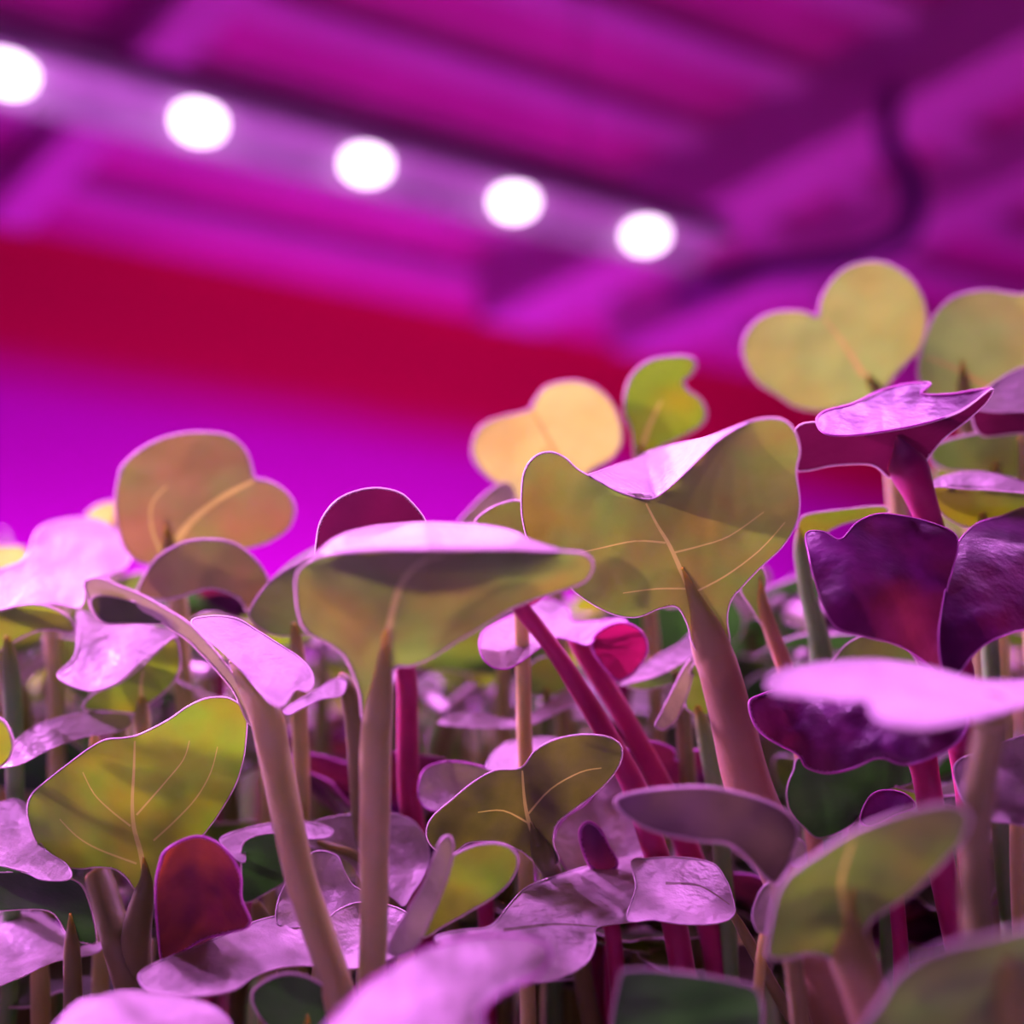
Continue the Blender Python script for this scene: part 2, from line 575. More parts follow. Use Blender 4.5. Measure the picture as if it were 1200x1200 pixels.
def light_bar(start, n, pre, post, label, watts):
    """start: first diode; the housing reaches pre / post metres beyond the first and last diode"""
    root = empty('grow_light_bar', start, label, 'light')
    bm = bmesh.new()
    prof = [(-.027, 0.004), (-.027, -.004), (-.022, -.004), (-.019, 0.002), (.019, 0.002), (.022, -.004), (.027, -.004), (.027, .004), (.016, .022), (-.016, .022)]
    ends = []
    for s_ in (-pre, SP * (n - 1) + post):
        ends.append([bm.verts.new(A * s_ + BP * x + H * (z + 0.004)) for x, z in prof])
    k = len(prof)
    for i in range(k):
        bm.faces.new((ends[0][i], ends[0][(i + 1) % k], ends[1][(i + 1) % k], ends[1][i]))
    bm.faces.new(ends[0]); bm.faces.new(ends[1][::-1])
    bmesh.ops.recalc_face_normals(bm, faces=bm.faces)
    link('bar_housing', bm, alu, root, False)
    for i in range(n):
        bm = bmesh.new()
        c = A * (SP * i)
        vs = []
        for rr, z in ((0.0125, 0.006), (0.0125, 0.001), (0.0112, -0.0005)):
            vs.append([bm.verts.new(c + A * (rr * math.cos(t)) + BP * (rr * math.sin(t)) + H * z) for t in (2 * math.pi * j / 24 for j in range(24))])
        for a_, b_ in zip(vs, vs[1:]):
            for j in range(24):
                bm.faces.new((a_[j], a_[(j + 1) % 24], b_[(j + 1) % 24], b_[j]))
        bm.faces.new(vs[-1])
        bmesh.ops.recalc_face_normals(bm, faces=bm.faces)
        l = link('diode_lens', bm, lens_m, root)
        led_lamp(start + c - H * 0.0015, 0.0215, watts)
    for s_ in (0.5 * SP, SP * (n - 1.5)):
        bm = bmesh.new()
        p_ = start + A * s_
        top = p_ + H * ((P0 - p_).dot(CN) / CN.z)
        tube(bm, [A * s_ + H * 0.024, top - start], 0.0008, 6)
        link('hanger_wire', bm, wire_m, root)
    return root


light_bar(LED0 - A * SP * 2, 7, 0.10, 0.055, 'long grow light bar with white glowing diodes hanging under the ceiling', LED_W)
light_bar(LED0 - BP * 0.42 - A * SP * 2 + H * 0.0, 8, 0.06, 0.06, 'added unseen grow light bar hanging above the tray, over the camera', LED_W * .6)  # added bar out of view, lights the leaf tops from above

light_bar(Vector((-0.31, 0.22, 1.20 + 0.21)), 2, 0.05, 0.05, 'added unseen short light bar hanging low beside the left end of the tray', LED_W * 3.2)  # added bar out of view, brightens the leaves at the left

# ------------------------------------------------------------------ tray, soil, shelf
tray_m = plain_mat('black_plastic', (.02, .02, .022), (.035, .033, .036), 30, .45)
bm = bmesh.new()
x0, x1, y0, y1 = -0.24, 0.30, 0.028, 0.56
t_ = 0.002
box(bm, Vector((x0, y0, SOIL - 0.03)), Vector((x1 - x0, 0, 0)), Vector((0, y1 - y0, 0)), Vector((0, 0, t_)))
for (ax, ay, bx, by) in ((x0, y0, x1, y0 + t_), (x0, y1 - t_, x1, y1), (x0, y0, x0 + t_, y1), (x1 - t_, y0, x1, y1)):
    box(bm, Vector((ax, ay, SOIL - 0.03)), Vector((bx - ax, 0, 0)), Vector((0, by - ay, 0)), Vector((0, 0, 0.036)))
for (ax, ay, bx, by) in ((x0 - .008, y0 - .008, x1 + .008, y0), (x0 - .008, y1, x1 + .008, y1 + .008), (x0 - .008, y0, x0, y1), (x1, y0, x1 + .008, y1)):
    box(bm, Vector((ax, ay, SOIL + 0.004)), Vector((bx - ax, 0, 0)), Vector((0, by - ay, 0)), Vector((0, 0, t_)))
o = link('growing_tray', bm, tray_m, None, False)
o['label'] = 'black plastic growing tray holding the soil and all the sprouts'; o['category'] = 'tray'
bm = bmesh.new()
nx, ny = 90, 90
g = [[bm.verts.new((x0 + t_ + (x1 - x0 - 2 * t_) * i / nx, y0 + t_ + (y1 - y0 - 2 * t_) * j / ny,
                    SOIL + 0.0003 + 0.0012 * noise.noise(Vector((i * .9, j * .9, 0))))) for j in range(ny + 1)] for i in range(nx + 1)]
for i in range(nx):
    for j in range(ny):
        bm.faces.new((g[i][j], g[i + 1][j], g[i + 1][j + 1], g[i][j + 1]))
o = link('soil', bm, plain_mat('dark_soil', (.02, .014, .01), (.07, .045, .03), 600, .95, .1, 0, 900, .001))
o['kind'] = 'stuff'; o['label'] = 'dark damp growing soil under the sprouts in the tray'; o['category'] = 'soil'
bm = bmesh.new()
box(bm, Vector((-0.8, -0.2, SOIL - 0.05)), Vector((2.0, 0, 0)), Vector((0, 0.9, 0)), Vector((0, 0, 0.02)))
for lx in (-0.8, 1.16):
    for ly in (-0.2, 0.66):
        box(bm, Vector((lx, ly, 0)), Vector((0.04, 0, 0)), Vector((0, 0.04, 0)), Vector((0, 0, SOIL - 0.05)))
o = link('shelf', bm, plain_mat('white_shelf', (.6, .6, .6), (.7, .7, .7), 10, .5), None, False)
o['label'] = 'pale rack shelf carrying the growing tray'; o['category'] = 'shelf'

# ================================================================== SPROUTS, traced one by one
L = Leaf
# ---- foreground and in-focus plants
sprout('large pale olive cotyledon spread like an umbrella on the straight upright stalk, left of centre',
 [L([(348,673),(367,655),(400,647),(450,643),(500,643),(550,643),(600,643),(633,645),(667,647),(687,650),(695,663),(687,680),(670,688),(633,700),(600,713),(567,733),(533,753),(507,770),(483,780),(465,782),(457,797),(456,822),(450,850),(436,862),(425,845),(422,815),(414,790),(403,768),(383,753),(363,743),(353,730),(348,707)],
    66, a=0, b=5, k=(.6,-1,0), fold=((505,640),(445,790),2.0), mat='muted', rim=.28,
    veins=[[(520,651),(492,660),(470,685),(458,725),(452,770),(445,810)]], vw=1.5,
    top=([(348,673),(367,655),(400,647),(500,643),(600,643),(667,647)],
         [(360,662),(378,642),(400,627),(433,618),(467,614),(500,612),(533,613),(567,615),(600,622),(620,633),(655,646),(600,644),(550,644),(500,644),(450,644),(400,648)]), slope=26)],
 [[(455,735,66,10),(450,770,66,17),(446,805,66,27),(441,840,66,35),(439,880,66,37),(440,950,66,36),(438,1060,66,33),(435,1160,66,32)]])
sprout('large folded olive two-lobed cotyledon on the thick pink stalk right of centre',
 [L([(612,567),(617,547),(630,533),(647,530),(663,537),(677,550),(700,563),(727,577),(760,585),(777,577),(800,557),(827,530),(850,510),(877,495),(900,490),(917,492),(930,503),(937,527),(933,553),(937,587),(933,613),(917,640),(893,663),(870,687),(857,703),(852,725),(855,752),(848,775),(830,778),(812,755),(805,730),(793,711),(773,713),(747,723),(720,720),(693,707),(670,690),(645,668),(622,640),(612,605)],
    79, a=-.5, b=3.4, k=(1.2,-.4,0), fold=((750,575),(830,720),-3.4), mat='muted',
    veins=[[(757,590),(770,615),(785,640),(803,680),(820,720)],[(788,648),(820,640),(855,628),(895,600)],[(780,636),(745,634),(705,642),(670,650)],[(812,695),(850,675),(890,645),(920,612)],[(806,690),(770,690),(730,695)]],
    top=([(677,550),(700,563),(727,577),(760,585),(777,577),(800,557),(827,530),(850,510),(877,495)],
         [(690,557),(700,553),(727,543),(745,538),(760,530),(793,520),(827,512),(853,503),(877,495),(850,510),(827,531),(800,558),(777,578),(760,586),(727,578),(703,565)]), slope=20, wav=.5)],
 [[(799,664,79,9),(808,688,79,15),(817,712,79,25),(827,740,79,40),(836,765,79,47),(845,790,79,48),(862,860,79,52),(882,930,79,56),(915,1010,79,58),(950,1100,79,58),(985,1210,79,58)]], 'stem_pink')
sprout('sharp yellow-green heart-shaped cotyledon with branching veins, lower left',
 [L([(160,862),(180,853),(200,842),(220,828),(240,819),(257,817),(270,819),(283,828),(289,843),(288,867),(285,890),(277,917),(263,943),(247,967),(233,982),(213,987),(200,993),(190,1007),(183,1027),(182,1045),(170,1056),(158,1042),(147,1027),(133,1018),(113,1016),(93,1018),(73,1013),(57,1000),(43,987),(35,967),(32,947),(38,930),(57,913),(80,895),(103,878),(123,867),(143,865)],
    79, a=-.5, b=2.2, k=(.5,0,0), fold=((158,862),(165,1040),1.0), mat='green', wav=.25, rim=.2,
    veins=[[(158,868),(157,900),(155,940),(157,970),(165,1000),(173,1045)],[(160,955),(175,938),(195,915),(215,890),(222,868)],[(180,985),(205,962),(230,935),(247,905),(255,875)],[(153,968),(130,950),(110,930),(97,905)],[(160,1012),(115,995),(90,980),(70,960)]])],
 [[(114,1024,86,30),(122,1050,85,34),(138,1100,83,36),(158,1165,83,40)],[(167,1003,79.5,6),(171,1028,79.5,15),(167,1052,80,26),(160,1090,81,34),(160,1150,82,36)]], 'stem_dark')
sprout('dark olive cotyledon on short stalk with pink midrib, lower centre behind the pale lilac leaf',
 [L([(500,973),(507,957),(530,937),(553,918),(580,903),(610,900),(627,880),(650,867),(680,861),(710,863),(727,873),(728,890),(717,910),(697,930),(670,950),(652,966),(648,987),(655,1010),(635,1012),(623,1007),(610,997),(583,987),(550,987),(530,1000),(513,997),(503,987)],
    80, a=.2, b=3.5, k=(.6,.5,0), fold=((612,900),(640,1010),-2.2), mat='deep', wav=.5,
    veins=[[(612,903),(615,940),(622,970),(640,1012)],[(618,955),(645,925),(680,905),(705,900)],[(620,965),(590,950),(560,952)]])],
 [[(622,962,80,8),(630,985,80.5,19),(637,1003,82,27),(648,1025,86,24),(660,1060,89,24),(680,1130,91,24)]], 'stem_dark')
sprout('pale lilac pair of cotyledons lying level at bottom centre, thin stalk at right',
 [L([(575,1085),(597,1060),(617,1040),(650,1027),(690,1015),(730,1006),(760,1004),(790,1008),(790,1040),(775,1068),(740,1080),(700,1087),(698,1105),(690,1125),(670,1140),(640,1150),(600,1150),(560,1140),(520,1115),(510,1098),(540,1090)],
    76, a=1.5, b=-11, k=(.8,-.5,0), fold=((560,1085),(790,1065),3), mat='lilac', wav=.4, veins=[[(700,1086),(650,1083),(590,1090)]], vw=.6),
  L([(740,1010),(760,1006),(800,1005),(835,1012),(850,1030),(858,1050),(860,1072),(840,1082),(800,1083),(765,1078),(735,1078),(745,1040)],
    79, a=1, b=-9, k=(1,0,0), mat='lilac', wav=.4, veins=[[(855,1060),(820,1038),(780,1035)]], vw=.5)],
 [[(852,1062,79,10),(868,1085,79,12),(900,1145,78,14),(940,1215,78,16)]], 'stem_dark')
sprout('blurred bright lilac cotyledon nearest the camera, bottom edge left of centre',
 [L([(385,1225),(417,1167),(450,1140),(483,1120),(517,1107),(557,1098),(600,1097),(633,1103),(645,1117),(633,1140),(610,1153),(583,1167),(563,1187),(550,1225)],
    56, a=1, b=-9, k=(1,0,0), fold=((400,1210),(640,1110),2), mat='lilac', rim=.3, rimmat='rim_purple')],
 [[(480,1180,58,20),(485,1215,58,24),(490,1260,58,26)]])
sprout('pale lilac twisted cotyledons with a pointed tip, on the leaning stalk at left',
 [L([(100,682),(117,678),(140,687),(167,698),(193,713),(220,730),(245,755),(265,780),(290,815),(302,850),(290,845),(275,812),(258,790),(240,770),(220,750),(200,737),(187,730),(150,729),(125,730),(110,720),(103,700)],
    74, a=2, b=2, k=(1,0,0), fold=((100,690),(290,820),-4), mat='lilac', wav=.3, rim=.3),
  L([(107,702),(125,698),(160,706),(190,718),(206,733),(187,731),(150,730),(125,730),(111,718)], 72, a=2, b=3, mat='deep', rim=.2),
  L([(225,727),(250,722),(277,725),(300,738),(330,757),(350,770),(364,785),(367,800),(360,810),(347,808),(338,818),(330,828),(318,824),(300,805),(285,788),(260,763),(235,744)],
    75, a=2, b=-13, k=(.5,-3,0), mat='lilac', wav=1.0)],
 [[(272,775,74,10),(293,805,73,24),(312,840,72,38),(320,880,72,38),(333,950,71,37),(350,1020,70,36),(365,1065,70,36),(395,1160,69,38)]], 'stem')
sprout('dark purple and orange curled cotyledon with magenta margin, lower left beside the heart-shaped leaf',
 [L([(187,1013),(193,998),(213,985),(233,980),(253,987),(270,1003),(282,1027),(283,1053),(293,1083),(267,1093),(240,1100),(218,1113),(200,1122),(190,1127),(186,1100),(183,1067),(183,1033)],
    76, a=.5, b=2.5, k=(-7,-1.5,0), mat='ember', rim=.33)],
 [[(208,1120,80,22),(208,1140,80,24),(212,1180,78,24)]], 'stem_magenta')
sprout('glossy lilac cotyledon with dark green underside at the left edge below the heart-shaped leaf',
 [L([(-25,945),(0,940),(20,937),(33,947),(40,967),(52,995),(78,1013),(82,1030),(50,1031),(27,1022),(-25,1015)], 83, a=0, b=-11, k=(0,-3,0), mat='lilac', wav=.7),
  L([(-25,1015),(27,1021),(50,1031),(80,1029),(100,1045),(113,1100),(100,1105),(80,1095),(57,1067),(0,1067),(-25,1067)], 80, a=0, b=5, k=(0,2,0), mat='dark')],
 [[(84,1100,84,18),(85,1125,84,20),(85,1180,83,22)]], 'stem_dark')
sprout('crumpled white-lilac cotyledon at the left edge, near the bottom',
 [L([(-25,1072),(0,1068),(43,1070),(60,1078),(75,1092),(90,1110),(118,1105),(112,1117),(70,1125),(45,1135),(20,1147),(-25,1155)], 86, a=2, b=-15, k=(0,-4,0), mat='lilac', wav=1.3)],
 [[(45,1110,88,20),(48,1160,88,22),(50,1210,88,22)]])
sprout('grey-lilac cotyledon bent over a dark underside, behind the leaning stalk at lower left',
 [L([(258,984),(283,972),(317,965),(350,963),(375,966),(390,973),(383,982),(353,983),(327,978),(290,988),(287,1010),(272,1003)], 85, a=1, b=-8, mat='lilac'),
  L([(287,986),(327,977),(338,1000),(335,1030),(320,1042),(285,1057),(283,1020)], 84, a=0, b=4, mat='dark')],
 [[(300,1056,87,16),(306,1075,88,20),(330,1120,88,22)]], 'stem_dark')
sprout('rough-textured lilac cotyledon behind the straight pale stalk, low left of centre',
 [L([(367,965),(387,958),(417,954),(457,953),(480,960),(493,973),(502,993),(502,1013),(493,1033),(483,1047),(473,1062),(460,1052),(427,1035),(410,1010),(380,998),(357,988)],
    87, a=1, b=-5, k=(-.5,-3,0), mat='lilac', wav=.5)],
 [[(460,1035,88,14),(458,1070,89,18),(455,1130,90,20)],[(350,978,88,8),(380,990,87,9),(415,1002,87,11),(450,1030,88,12)]], 'stem_dark')
sprout('small bumpy lilac cotyledon between the leaning stalk and the straight stalk',
 [L([(325,1060),(335,1035),(350,1015),(362,1002),(375,997),(395,1003),(403,1020),(413,1037),(430,1048),(428,1065),(400,1077),(370,1080),(345,1087),(325,1082)], 82, a=0, b=-4, k=(-3,-3,0), mat='lilac', wav=1.0)],
 [[(375,1070,84,18),(380,1110,85,20),(385,1180,85,22)]])
sprout('broad lilac cotyledon lying level, lower left, crossing behind the leaning stalk',
 [L([(163,1143),(180,1130),(213,1117),(253,1100),(300,1080),(337,1072),(362,1072),(385,1074),(405,1090),(412,1115),(400,1135),(370,1132),(333,1133),(300,1143),(273,1160),(233,1167),(200,1165),(173,1160)],
    75, a=1, b=-11, k=(.5,-1,0), mat='lilac', wav=.5, rim=.3),
  L([(385,1078),(410,1060),(440,1058),(470,1066),(484,1080),(478,1105),(460,1122),(430,1132),(405,1133),(398,1105)], 77, a=1, b=-6, k=(-2,-2,0), mat='lilac', wav=.6)],
 [[(380,1110,78,20),(375,1150,78,22),(370,1200,78,24)]])
sprout('small round dark olive cotyledon at the bottom edge, left of the blurred bright leaf',
 [L([(295,1168),(310,1150),(335,1141),(360,1145),(385,1160),(400,1185),(395,1215),(340,1220),(310,1198)], 69, a=0, b=3, k=(2,1,0), mat='dark', rim=.35)],
 [[(360,1222,71,20),(360,1240,71,22),(354,1280,71,24)]], 'stem_dark')
sprout('blurred lilac cotyledon filling the bottom left corner',
 [L([(40,1235),(85,1180),(117,1168),(147,1162),(187,1165),(227,1173),(253,1183),(272,1205),(275,1245),(40,1250)], 64, a=1, b=-9, mat='lilac', rim=.3)],
 [[(160,1225,66,24),(165,1260,66,26),(168,1300,66,28)]])
sprout('cotyledon pair, one lilac edge-on, one yellow-green, right of the straight pale stalk',
 [L([(517,985),(526,980),(531,990),(529,1010),(520,1040),(505,1075),(490,1105),(470,1120),(455,1115),(462,1095),(480,1065),(497,1035),(508,1005)], 69, a=2, b=0, k=(3,0,0), mat='lilac', rim=.3),
  L([(522,1010),(550,993),(580,988),(600,995),(607,1010),(600,1030),(580,1050),(550,1068),(520,1085),(495,1098),(505,1060),(515,1030)], 72, a=0, b=2.5, mat='green', rim=.28)],
 [[(482,1095,71,16),(474,1125,71,20),(470,1180,71,24)]])
sprout('blurred bright pink-lilac cotyledon seen edge-on at the right, above the purple lower leaf',
 [L([(898,800),(905,790),(930,782),(970,776),(1020,773),(1070,778),(1110,787),(1150,797),(1200,797),(1235,795),(1235,820),(1200,826),(1160,838),(1120,846),(1080,852),(1040,846),(1022,834),(1017,822),(980,819),(930,815),(905,811)],
    58, a=1.5, b=-16, k=(.4,0,0), mat='lilac', rim=.25)],
 [[(1160,830,57,46),(1160,850,58,38),(1152,900,58,36),(1146,960,58,36),(1146,1040,58,38),(1150,1120,58,42),(1152,1210,58,44)]], 'stem_dark')
sprout('blurred olive cotyledon pair leaning right with brown stalk, lower right foreground',
 [L([(900,1120),(903,1085),(910,1050),(925,1025),(960,1000),(1000,975),(1050,955),(1100,943),(1125,945),(1136,960),(1127,985),(1100,1015),(1070,1045),(1040,1065),(1018,1082),(1010,1110),(990,1125),(950,1117),(925,1122)],
    60, a=.5, b=4, k=(.3,0,0), fold=((1000,975),(1000,1110),-2), mat='olive', rim=.4,
    veins=[[(1000,985),(986,1030),(990,1070),(1000,1110)]], vw=1.3)],
 [[(998,1080,60,24),(1000,1115,60,54),(1012,1160,60,52),(1030,1220,60,52)]], 'stem_pink')
sprout('very blurred olive cotyledon with pale stalk in the bottom right corner',
 [L([(1020,1230),(1035,1170),(1060,1135),(1100,1112),(1150,1100),(1240,1095),(1250,1240)], 52, a=0, b=4, mat='olive', rim=.35)],
 [[(1180,1115,51,30),(1182,1160,51,44),(1185,1230,51,46)]], 'stem')
sprout('dull grey-lilac cotyledon drooping to the right, in front of the thick pink stalk',
 [L([(722,937),(760,926),(820,922),(860,928),(900,940),(925,955),(935,980),(915,1030),(900,1032),(875,1005),(852,988),(820,985),(770,975),(735,957)], 66, a=.5, b=-1, k=(1,-2,0), mat='dusky', rim=.35)],
 [[(905,1000,68,14),(912,1040,68,18),(925,1100,68,22),(940,1200,68,24)]], 'stem_dark')
sprout('dark green cotyledon at the bottom edge, right of centre, in deep shade',
 [L([(725,1150),(745,1136),(800,1140),(860,1150),(890,1165),(892,1215),(880,1240),(730,1240)], 62, a=0, b=4, mat='dark', rim=.25)],
 [[(810,1242,64,20),(812,1260,64,22),(814,1280,64,24)]], 'stem_dark')
# ---- purple sprouts at the right
sprout('magenta sprout with curled pointed cotyledons held high at the right above the big purple leaf',
 [L([(932,503),(960,495),(965,505),(1000,510),(1060,502),(1100,492),(1130,480),(1162,456),(1157,470),(1133,493),(1107,513),(1090,533),(1078,550),(1045,560),(1022,545),(980,545),(930,550)],
    83, a=0, b=6, k=(.3,0,0), mat='wine', rim=.25),
  L([(957,493),(967,482),(1000,473),(1027,460),(1063,450),(1090,450),(1080,462),(1113,462),(1147,457),(1160,457),(1130,479),(1100,491),(1060,501),(1000,510),(967,508)],
    83.5, a=0, b=-14, k=(.3,0,0), mat='purple', rim=.35, wav=1.0),
  L([(1000,478),(1027,462),(1050,453),(1075,449),(1090,449),(1082,458),(1060,470),(1030,478)], 86, a=0, b=-12, mat='lilac', rim=.2)],
 [[(1051,508,83.5,12),(1057,524,83.5,26),(1062,540,83.5,42),(1069,556,83.5,44),(1078,578,83,36),(1090,615,83,30),(1105,680,83,28),(1118,760,83,28),(1135,900,83,30),(1140,1010,83,32)]], 'stem_magenta')
sprout('large glossy deep purple pair of cotyledons at the right edge',
 [L([(945,625),(965,623),(985,632),(1005,612),(1030,602),(1060,605),(1090,612),(1118,625),(1122,645),(1110,690),(1103,740),(1106,790),(1080,772),(1050,755),(1010,745),(980,735),(965,710),(955,680),(948,650)],
    76, a=-1, b=-4.5, k=(2.5,3,0), fold=((1050,600),(1100,770),-3), mat='purple', wav=.55),
  L([(1118,645),(1140,617),(1170,606),(1230,598),(1240,720),(1190,740),(1160,752),(1140,768),(1122,790),(1106,790),(1100,745),(1108,690)],
    75, a=2, b=-6.5, k=(1,3,0), mat='purple', wav=.55)],
 [[(1108,760,77,30),(1118,785,77,44),(1125,850,77,34),(1135,930,77,32),(1140,1010,77,32)]], 'stem_magenta')
sprout('dull purple cotyledon with lilac lower margin, right, half hidden under the edge-on pink-lilac leaf',
 [L([(878,824),(890,815),(920,808),(980,812),(1060,825),(1130,838),(1124,868),(1090,888),(1060,896),(1030,888),(1000,900),(970,906),(945,899),(935,884),(905,868),(885,850)],
    76, a=0, b=-3.5, k=(.6,4,0), fold=((938,800),(938,900),-4), mat='purple', rim=.45, wav=.8)],
 [[(1075,875,77,40),(1083,905,77,32),(1093,960,77,31),(1112,1060,77,32),(1130,1150,77,32)]], 'stem_magenta')
sprout('dark green cotyledon facing the camera under the dull purple leaf at the right',
 [L([(922,927),(930,903),(940,887),(1000,890),(1055,888),(1070,915),(1043,925),(1017,938),(1007,957),(990,972),(960,982),(943,970),(927,953)], 84, a=0, b=1.5, k=(2,1,0), mat='dark', rim=.22)],
 [[(1000,950,86,14),(1005,1000,87,20),(1010,1080,87,22)]], 'stem_dark')
sprout('white-lilac cotyledon at the right edge behind the olive-brown stalk',
 [L([(1118,905),(1125,890),(1150,880),(1190,865),(1240,858),(1240,962),(1180,964),(1150,958),(1130,942)], 74, a=0, b=-5, k=(0,-2,0), mat='lilac', wav=.7)],
 [[(1195,950,76,20),(1197,1000,76,24),(1200,1100,76,24)]])
sprout('small dark violet crumpled seedling leaf between the dark green leaf and the olive foreground leaf',
 [L([(1018,935),(1035,926),(1060,930),(1072,945),(1050,955),(1020,968),(1008,960)], 80, a=0, b=-4, k=(-3,-3,0), mat='purple', wav=1)],
 [[(1040,950,82,12),(1045,990,82,16),(1050,1060,82,18)]], 'stem_magenta')
sprout('tiny lilac cotyledon edge-on beside the blurred olive leaf at lower right',
 [L([(882,1075),(888,1050),(900,1035),(912,1040),(915,1060),(905,1090),(890,1093)], 72, a=0, b=-3, mat='lilac'),
  L([(925,990),(935,983),(943,990),(943,1010),(930,1015),(925,1003)], 74, a=0, b=-3, mat='lilac')],
 [[(898,1080,73,10),(893,1110,73,12),(885,1200,73,14)],[(934,1008,74,8),(925,1035,74,8),(905,1070,73,8)]])
# ---- second row
sprout('peach-yellow blurred two-lobed cotyledon against the red wall, above the big folded leaf',
 [L([(553,530),(557,510),(570,495),(593,487),(620,480),(627,467),(640,453),(660,447),(680,447),(703,457),(720,477),(728,500),(727,523),(713,540),(697,550),(680,560),(660,575),(640,595),(622,600),(605,585),(590,572),(573,560),(560,547)],
    108, a=0, b=1.6, k=(.5,0,0), fold=((622,480),(655,560),1.5), mat='yellow', rim=.45,
    veins=[[(625,483),(643,515),(658,545)]], vw=1.1)],
 [[(640,560,110,20),(643,600,110,20),(650,680,110,20),(660,800,110,20)]])
sprout('blurred yellow-green cotyledon with a curled notched tip, just left of the folded leaf top',
 [L([(745,545),(740,507),(732,487),(732,463),(740,440),(760,423),(783,418),(807,418),(816,427),(810,440),(802,447),(807,457),(823,470),(828,487),(820,500),(797,513),(770,527),(755,540)],
    104, a=.5, b=1.8, k=(1,0,0), mat='green', rim=.4, veins=[[(775,470),(762,497),(750,530)]])],
 [[(750,520,105,14),(748,560,105,18),(755,640,105,18),(765,760,105,18)]])
sprout('blurred olive-yellow two-lobed cotyledon highest at the right, against the ceiling',
 [L([(870,410),(875,390),(890,373),(913,365),(940,365),(957,370),(960,360),(967,340),(987,317),(1013,307),(1037,308),(1060,320),(1077,340),(1085,363),(1085,387),(1077,410),(1060,427),(1045,445),(1035,460),(1013,470),(987,478),(960,482),(933,477),(910,463),(890,450),(877,433)],
    108, a=.4, b=1.8, k=(.4,0,0), fold=((960,365),(1020,460),1.2), mat='khaki', rim=.45,
    veins=[[(965,372),(988,402),(1012,440)]], vw=1.0)],
 [[(1015,440,109,14),(1032,470,109,20),(1045,530,109,22),(1052,600,109,22),(1055,700,109,22)]])
sprout('blurred olive-yellow round cotyledon at the right edge beside the highest leaf',
 [L([(1078,448),(1077,420),(1085,393),(1093,373),(1110,353),(1133,343),(1160,340),(1190,345),(1230,350),(1240,440),(1190,462),(1140,470),(1100,472)], 104, a=0, b=1.8, mat='khaki', rim=.45,
    veins=[[(1082,418),(1120,432),(1160,455)]])],
 [[(1130,450,106,18),(1135,500,106,20),(1140,600,106,20),(1145,720,106,20)]])
sprout('lilac cotyledon with reddish underside at the right edge beside the magenta sprout',
 [L([(1147,478),(1155,458),(1172,444),(1200,430),(1240,420),(1240,480),(1200,482),(1167,482)], 94, a=0, b=-8, mat='lilac'),
  L([(1140,482),(1170,483),(1240,482),(1240,506),(1190,508),(1150,510)], 94, a=0, b=5, mat='wine')],
 [[(1200,495,96,16),(1202,540,96,18),(1205,640,96,20)]])
sprout('olive cotyledon at the right edge below the reddish underside',
 [L([(1090,537),(1096,522),(1120,513),(1160,506),(1235,500),(1240,560),(1200,562),(1150,553),(1110,550)], 97, a=0, b=5, k=(.5,0,0), mat='olive', rim=.4)],
 [[(1165,540,99,16),(1168,580,99,18),(1170,700,99,20)]])
sprout('green cotyledon with lilac top at the right edge, just above the big purple leaf',
 [L([(1093,572),(1130,573),(1180,576),(1235,584),(1235,602),(1180,612),(1140,618),(1120,613),(1100,597)], 87, a=0, b=5, mat='green', rim=.25,
    top=([(1093,572),(1130,573),(1180,576),(1235,584)], [(1091,566),(1110,557),(1150,553),(1190,562),(1235,578),(1235,585),(1180,577),(1130,575),(1095,573)]), slope=18)],
 [[(1150,600,89,16),(1155,640,89,20),(1160,760,89,20)]], 'stem_green')
sprout('small flat olive cotyledon between the folded leaf and the big purple leaf, with green stalk',
 [L([(935,622),(938,608),(950,602),(980,598),(1030,593),(1040,600),(1012,608),(985,615),(960,628),(945,632)], 90, a=0, b=10, mat='green', rim=.2)],
 [[(936,618,91,10),(937,645,91,16),(945,690,91,19),(958,740,91,24),(965,800,91,30),(970,900,91,30)]], 'stem_green')
sprout('thin green-pink stalk with a narrow folded cotyledon just right of the thick pink stalk',
 [L([(868,690),(880,672),(892,665),(898,680),(895,705),(905,735),(895,735),(880,712)], 88, a=3, b=2, mat='olive')],
 [[(888,675,88,8),(893,705,88,14),(905,745,88,18),(925,800,88,20),(940,880,88,20)]], 'stem_pink')
sprout('olive round-topped cotyledon peeping out between the big purple leaf and the pink-lilac leaf',
 [L([(975,790),(983,765),(1000,750),(1022,743),(1045,748),(1065,762),(1075,790),(1040,800)], 86, a=0, b=3, mat='olive')],
 [[(1030,790,88,16),(1032,830,88,18),(1034,950,88,18)]], 'stem_green')
sprout('maroon round cotyledon peeping up behind the umbrella-like leaf',
 [L([(372,660),(372,627),(378,607),(393,588),(413,577),(440,572),(467,577),(483,590),(498,610),(505,640),(498,665),(400,670)], 78, a=0, b=2.5, k=(1,0,0), mat='wine', rim=.28)],
 [[(440,650,80,16),(460,700,84,18),(475,780,92,24),(478,870,92,26),(483,960,92,28),(490,1040,92,28)]], 'stem_magenta')
sprout('blurred brownish-yellow two-lobed cotyledon with pink veins standing up at the left, against the purple wall',
 [L([(138,563),(143,547),(160,530),(187,515),(213,508),(247,507),(270,512),(287,527),(295,547),(299,560),(313,563),(330,572),(343,587),(345,603),(337,620),(320,632),(300,640),(267,647),(233,655),(205,665),(180,662),(160,657),(145,640),(137,613),(135,587)],
    99, a=.4, b=1.6, k=(-1.2,0,0), fold=((300,560),(200,650),1.5), mat='tan', rim=.5,
    veins=[[(298,563),(260,583),(225,610),(203,640),(198,655)],[(190,650),(178,620),(178,590),(195,570)]], vw=1.7)],
 [[(200,645,100,22),(205,680,100,22),(212,750,100,22),(218,850,100,22)]])
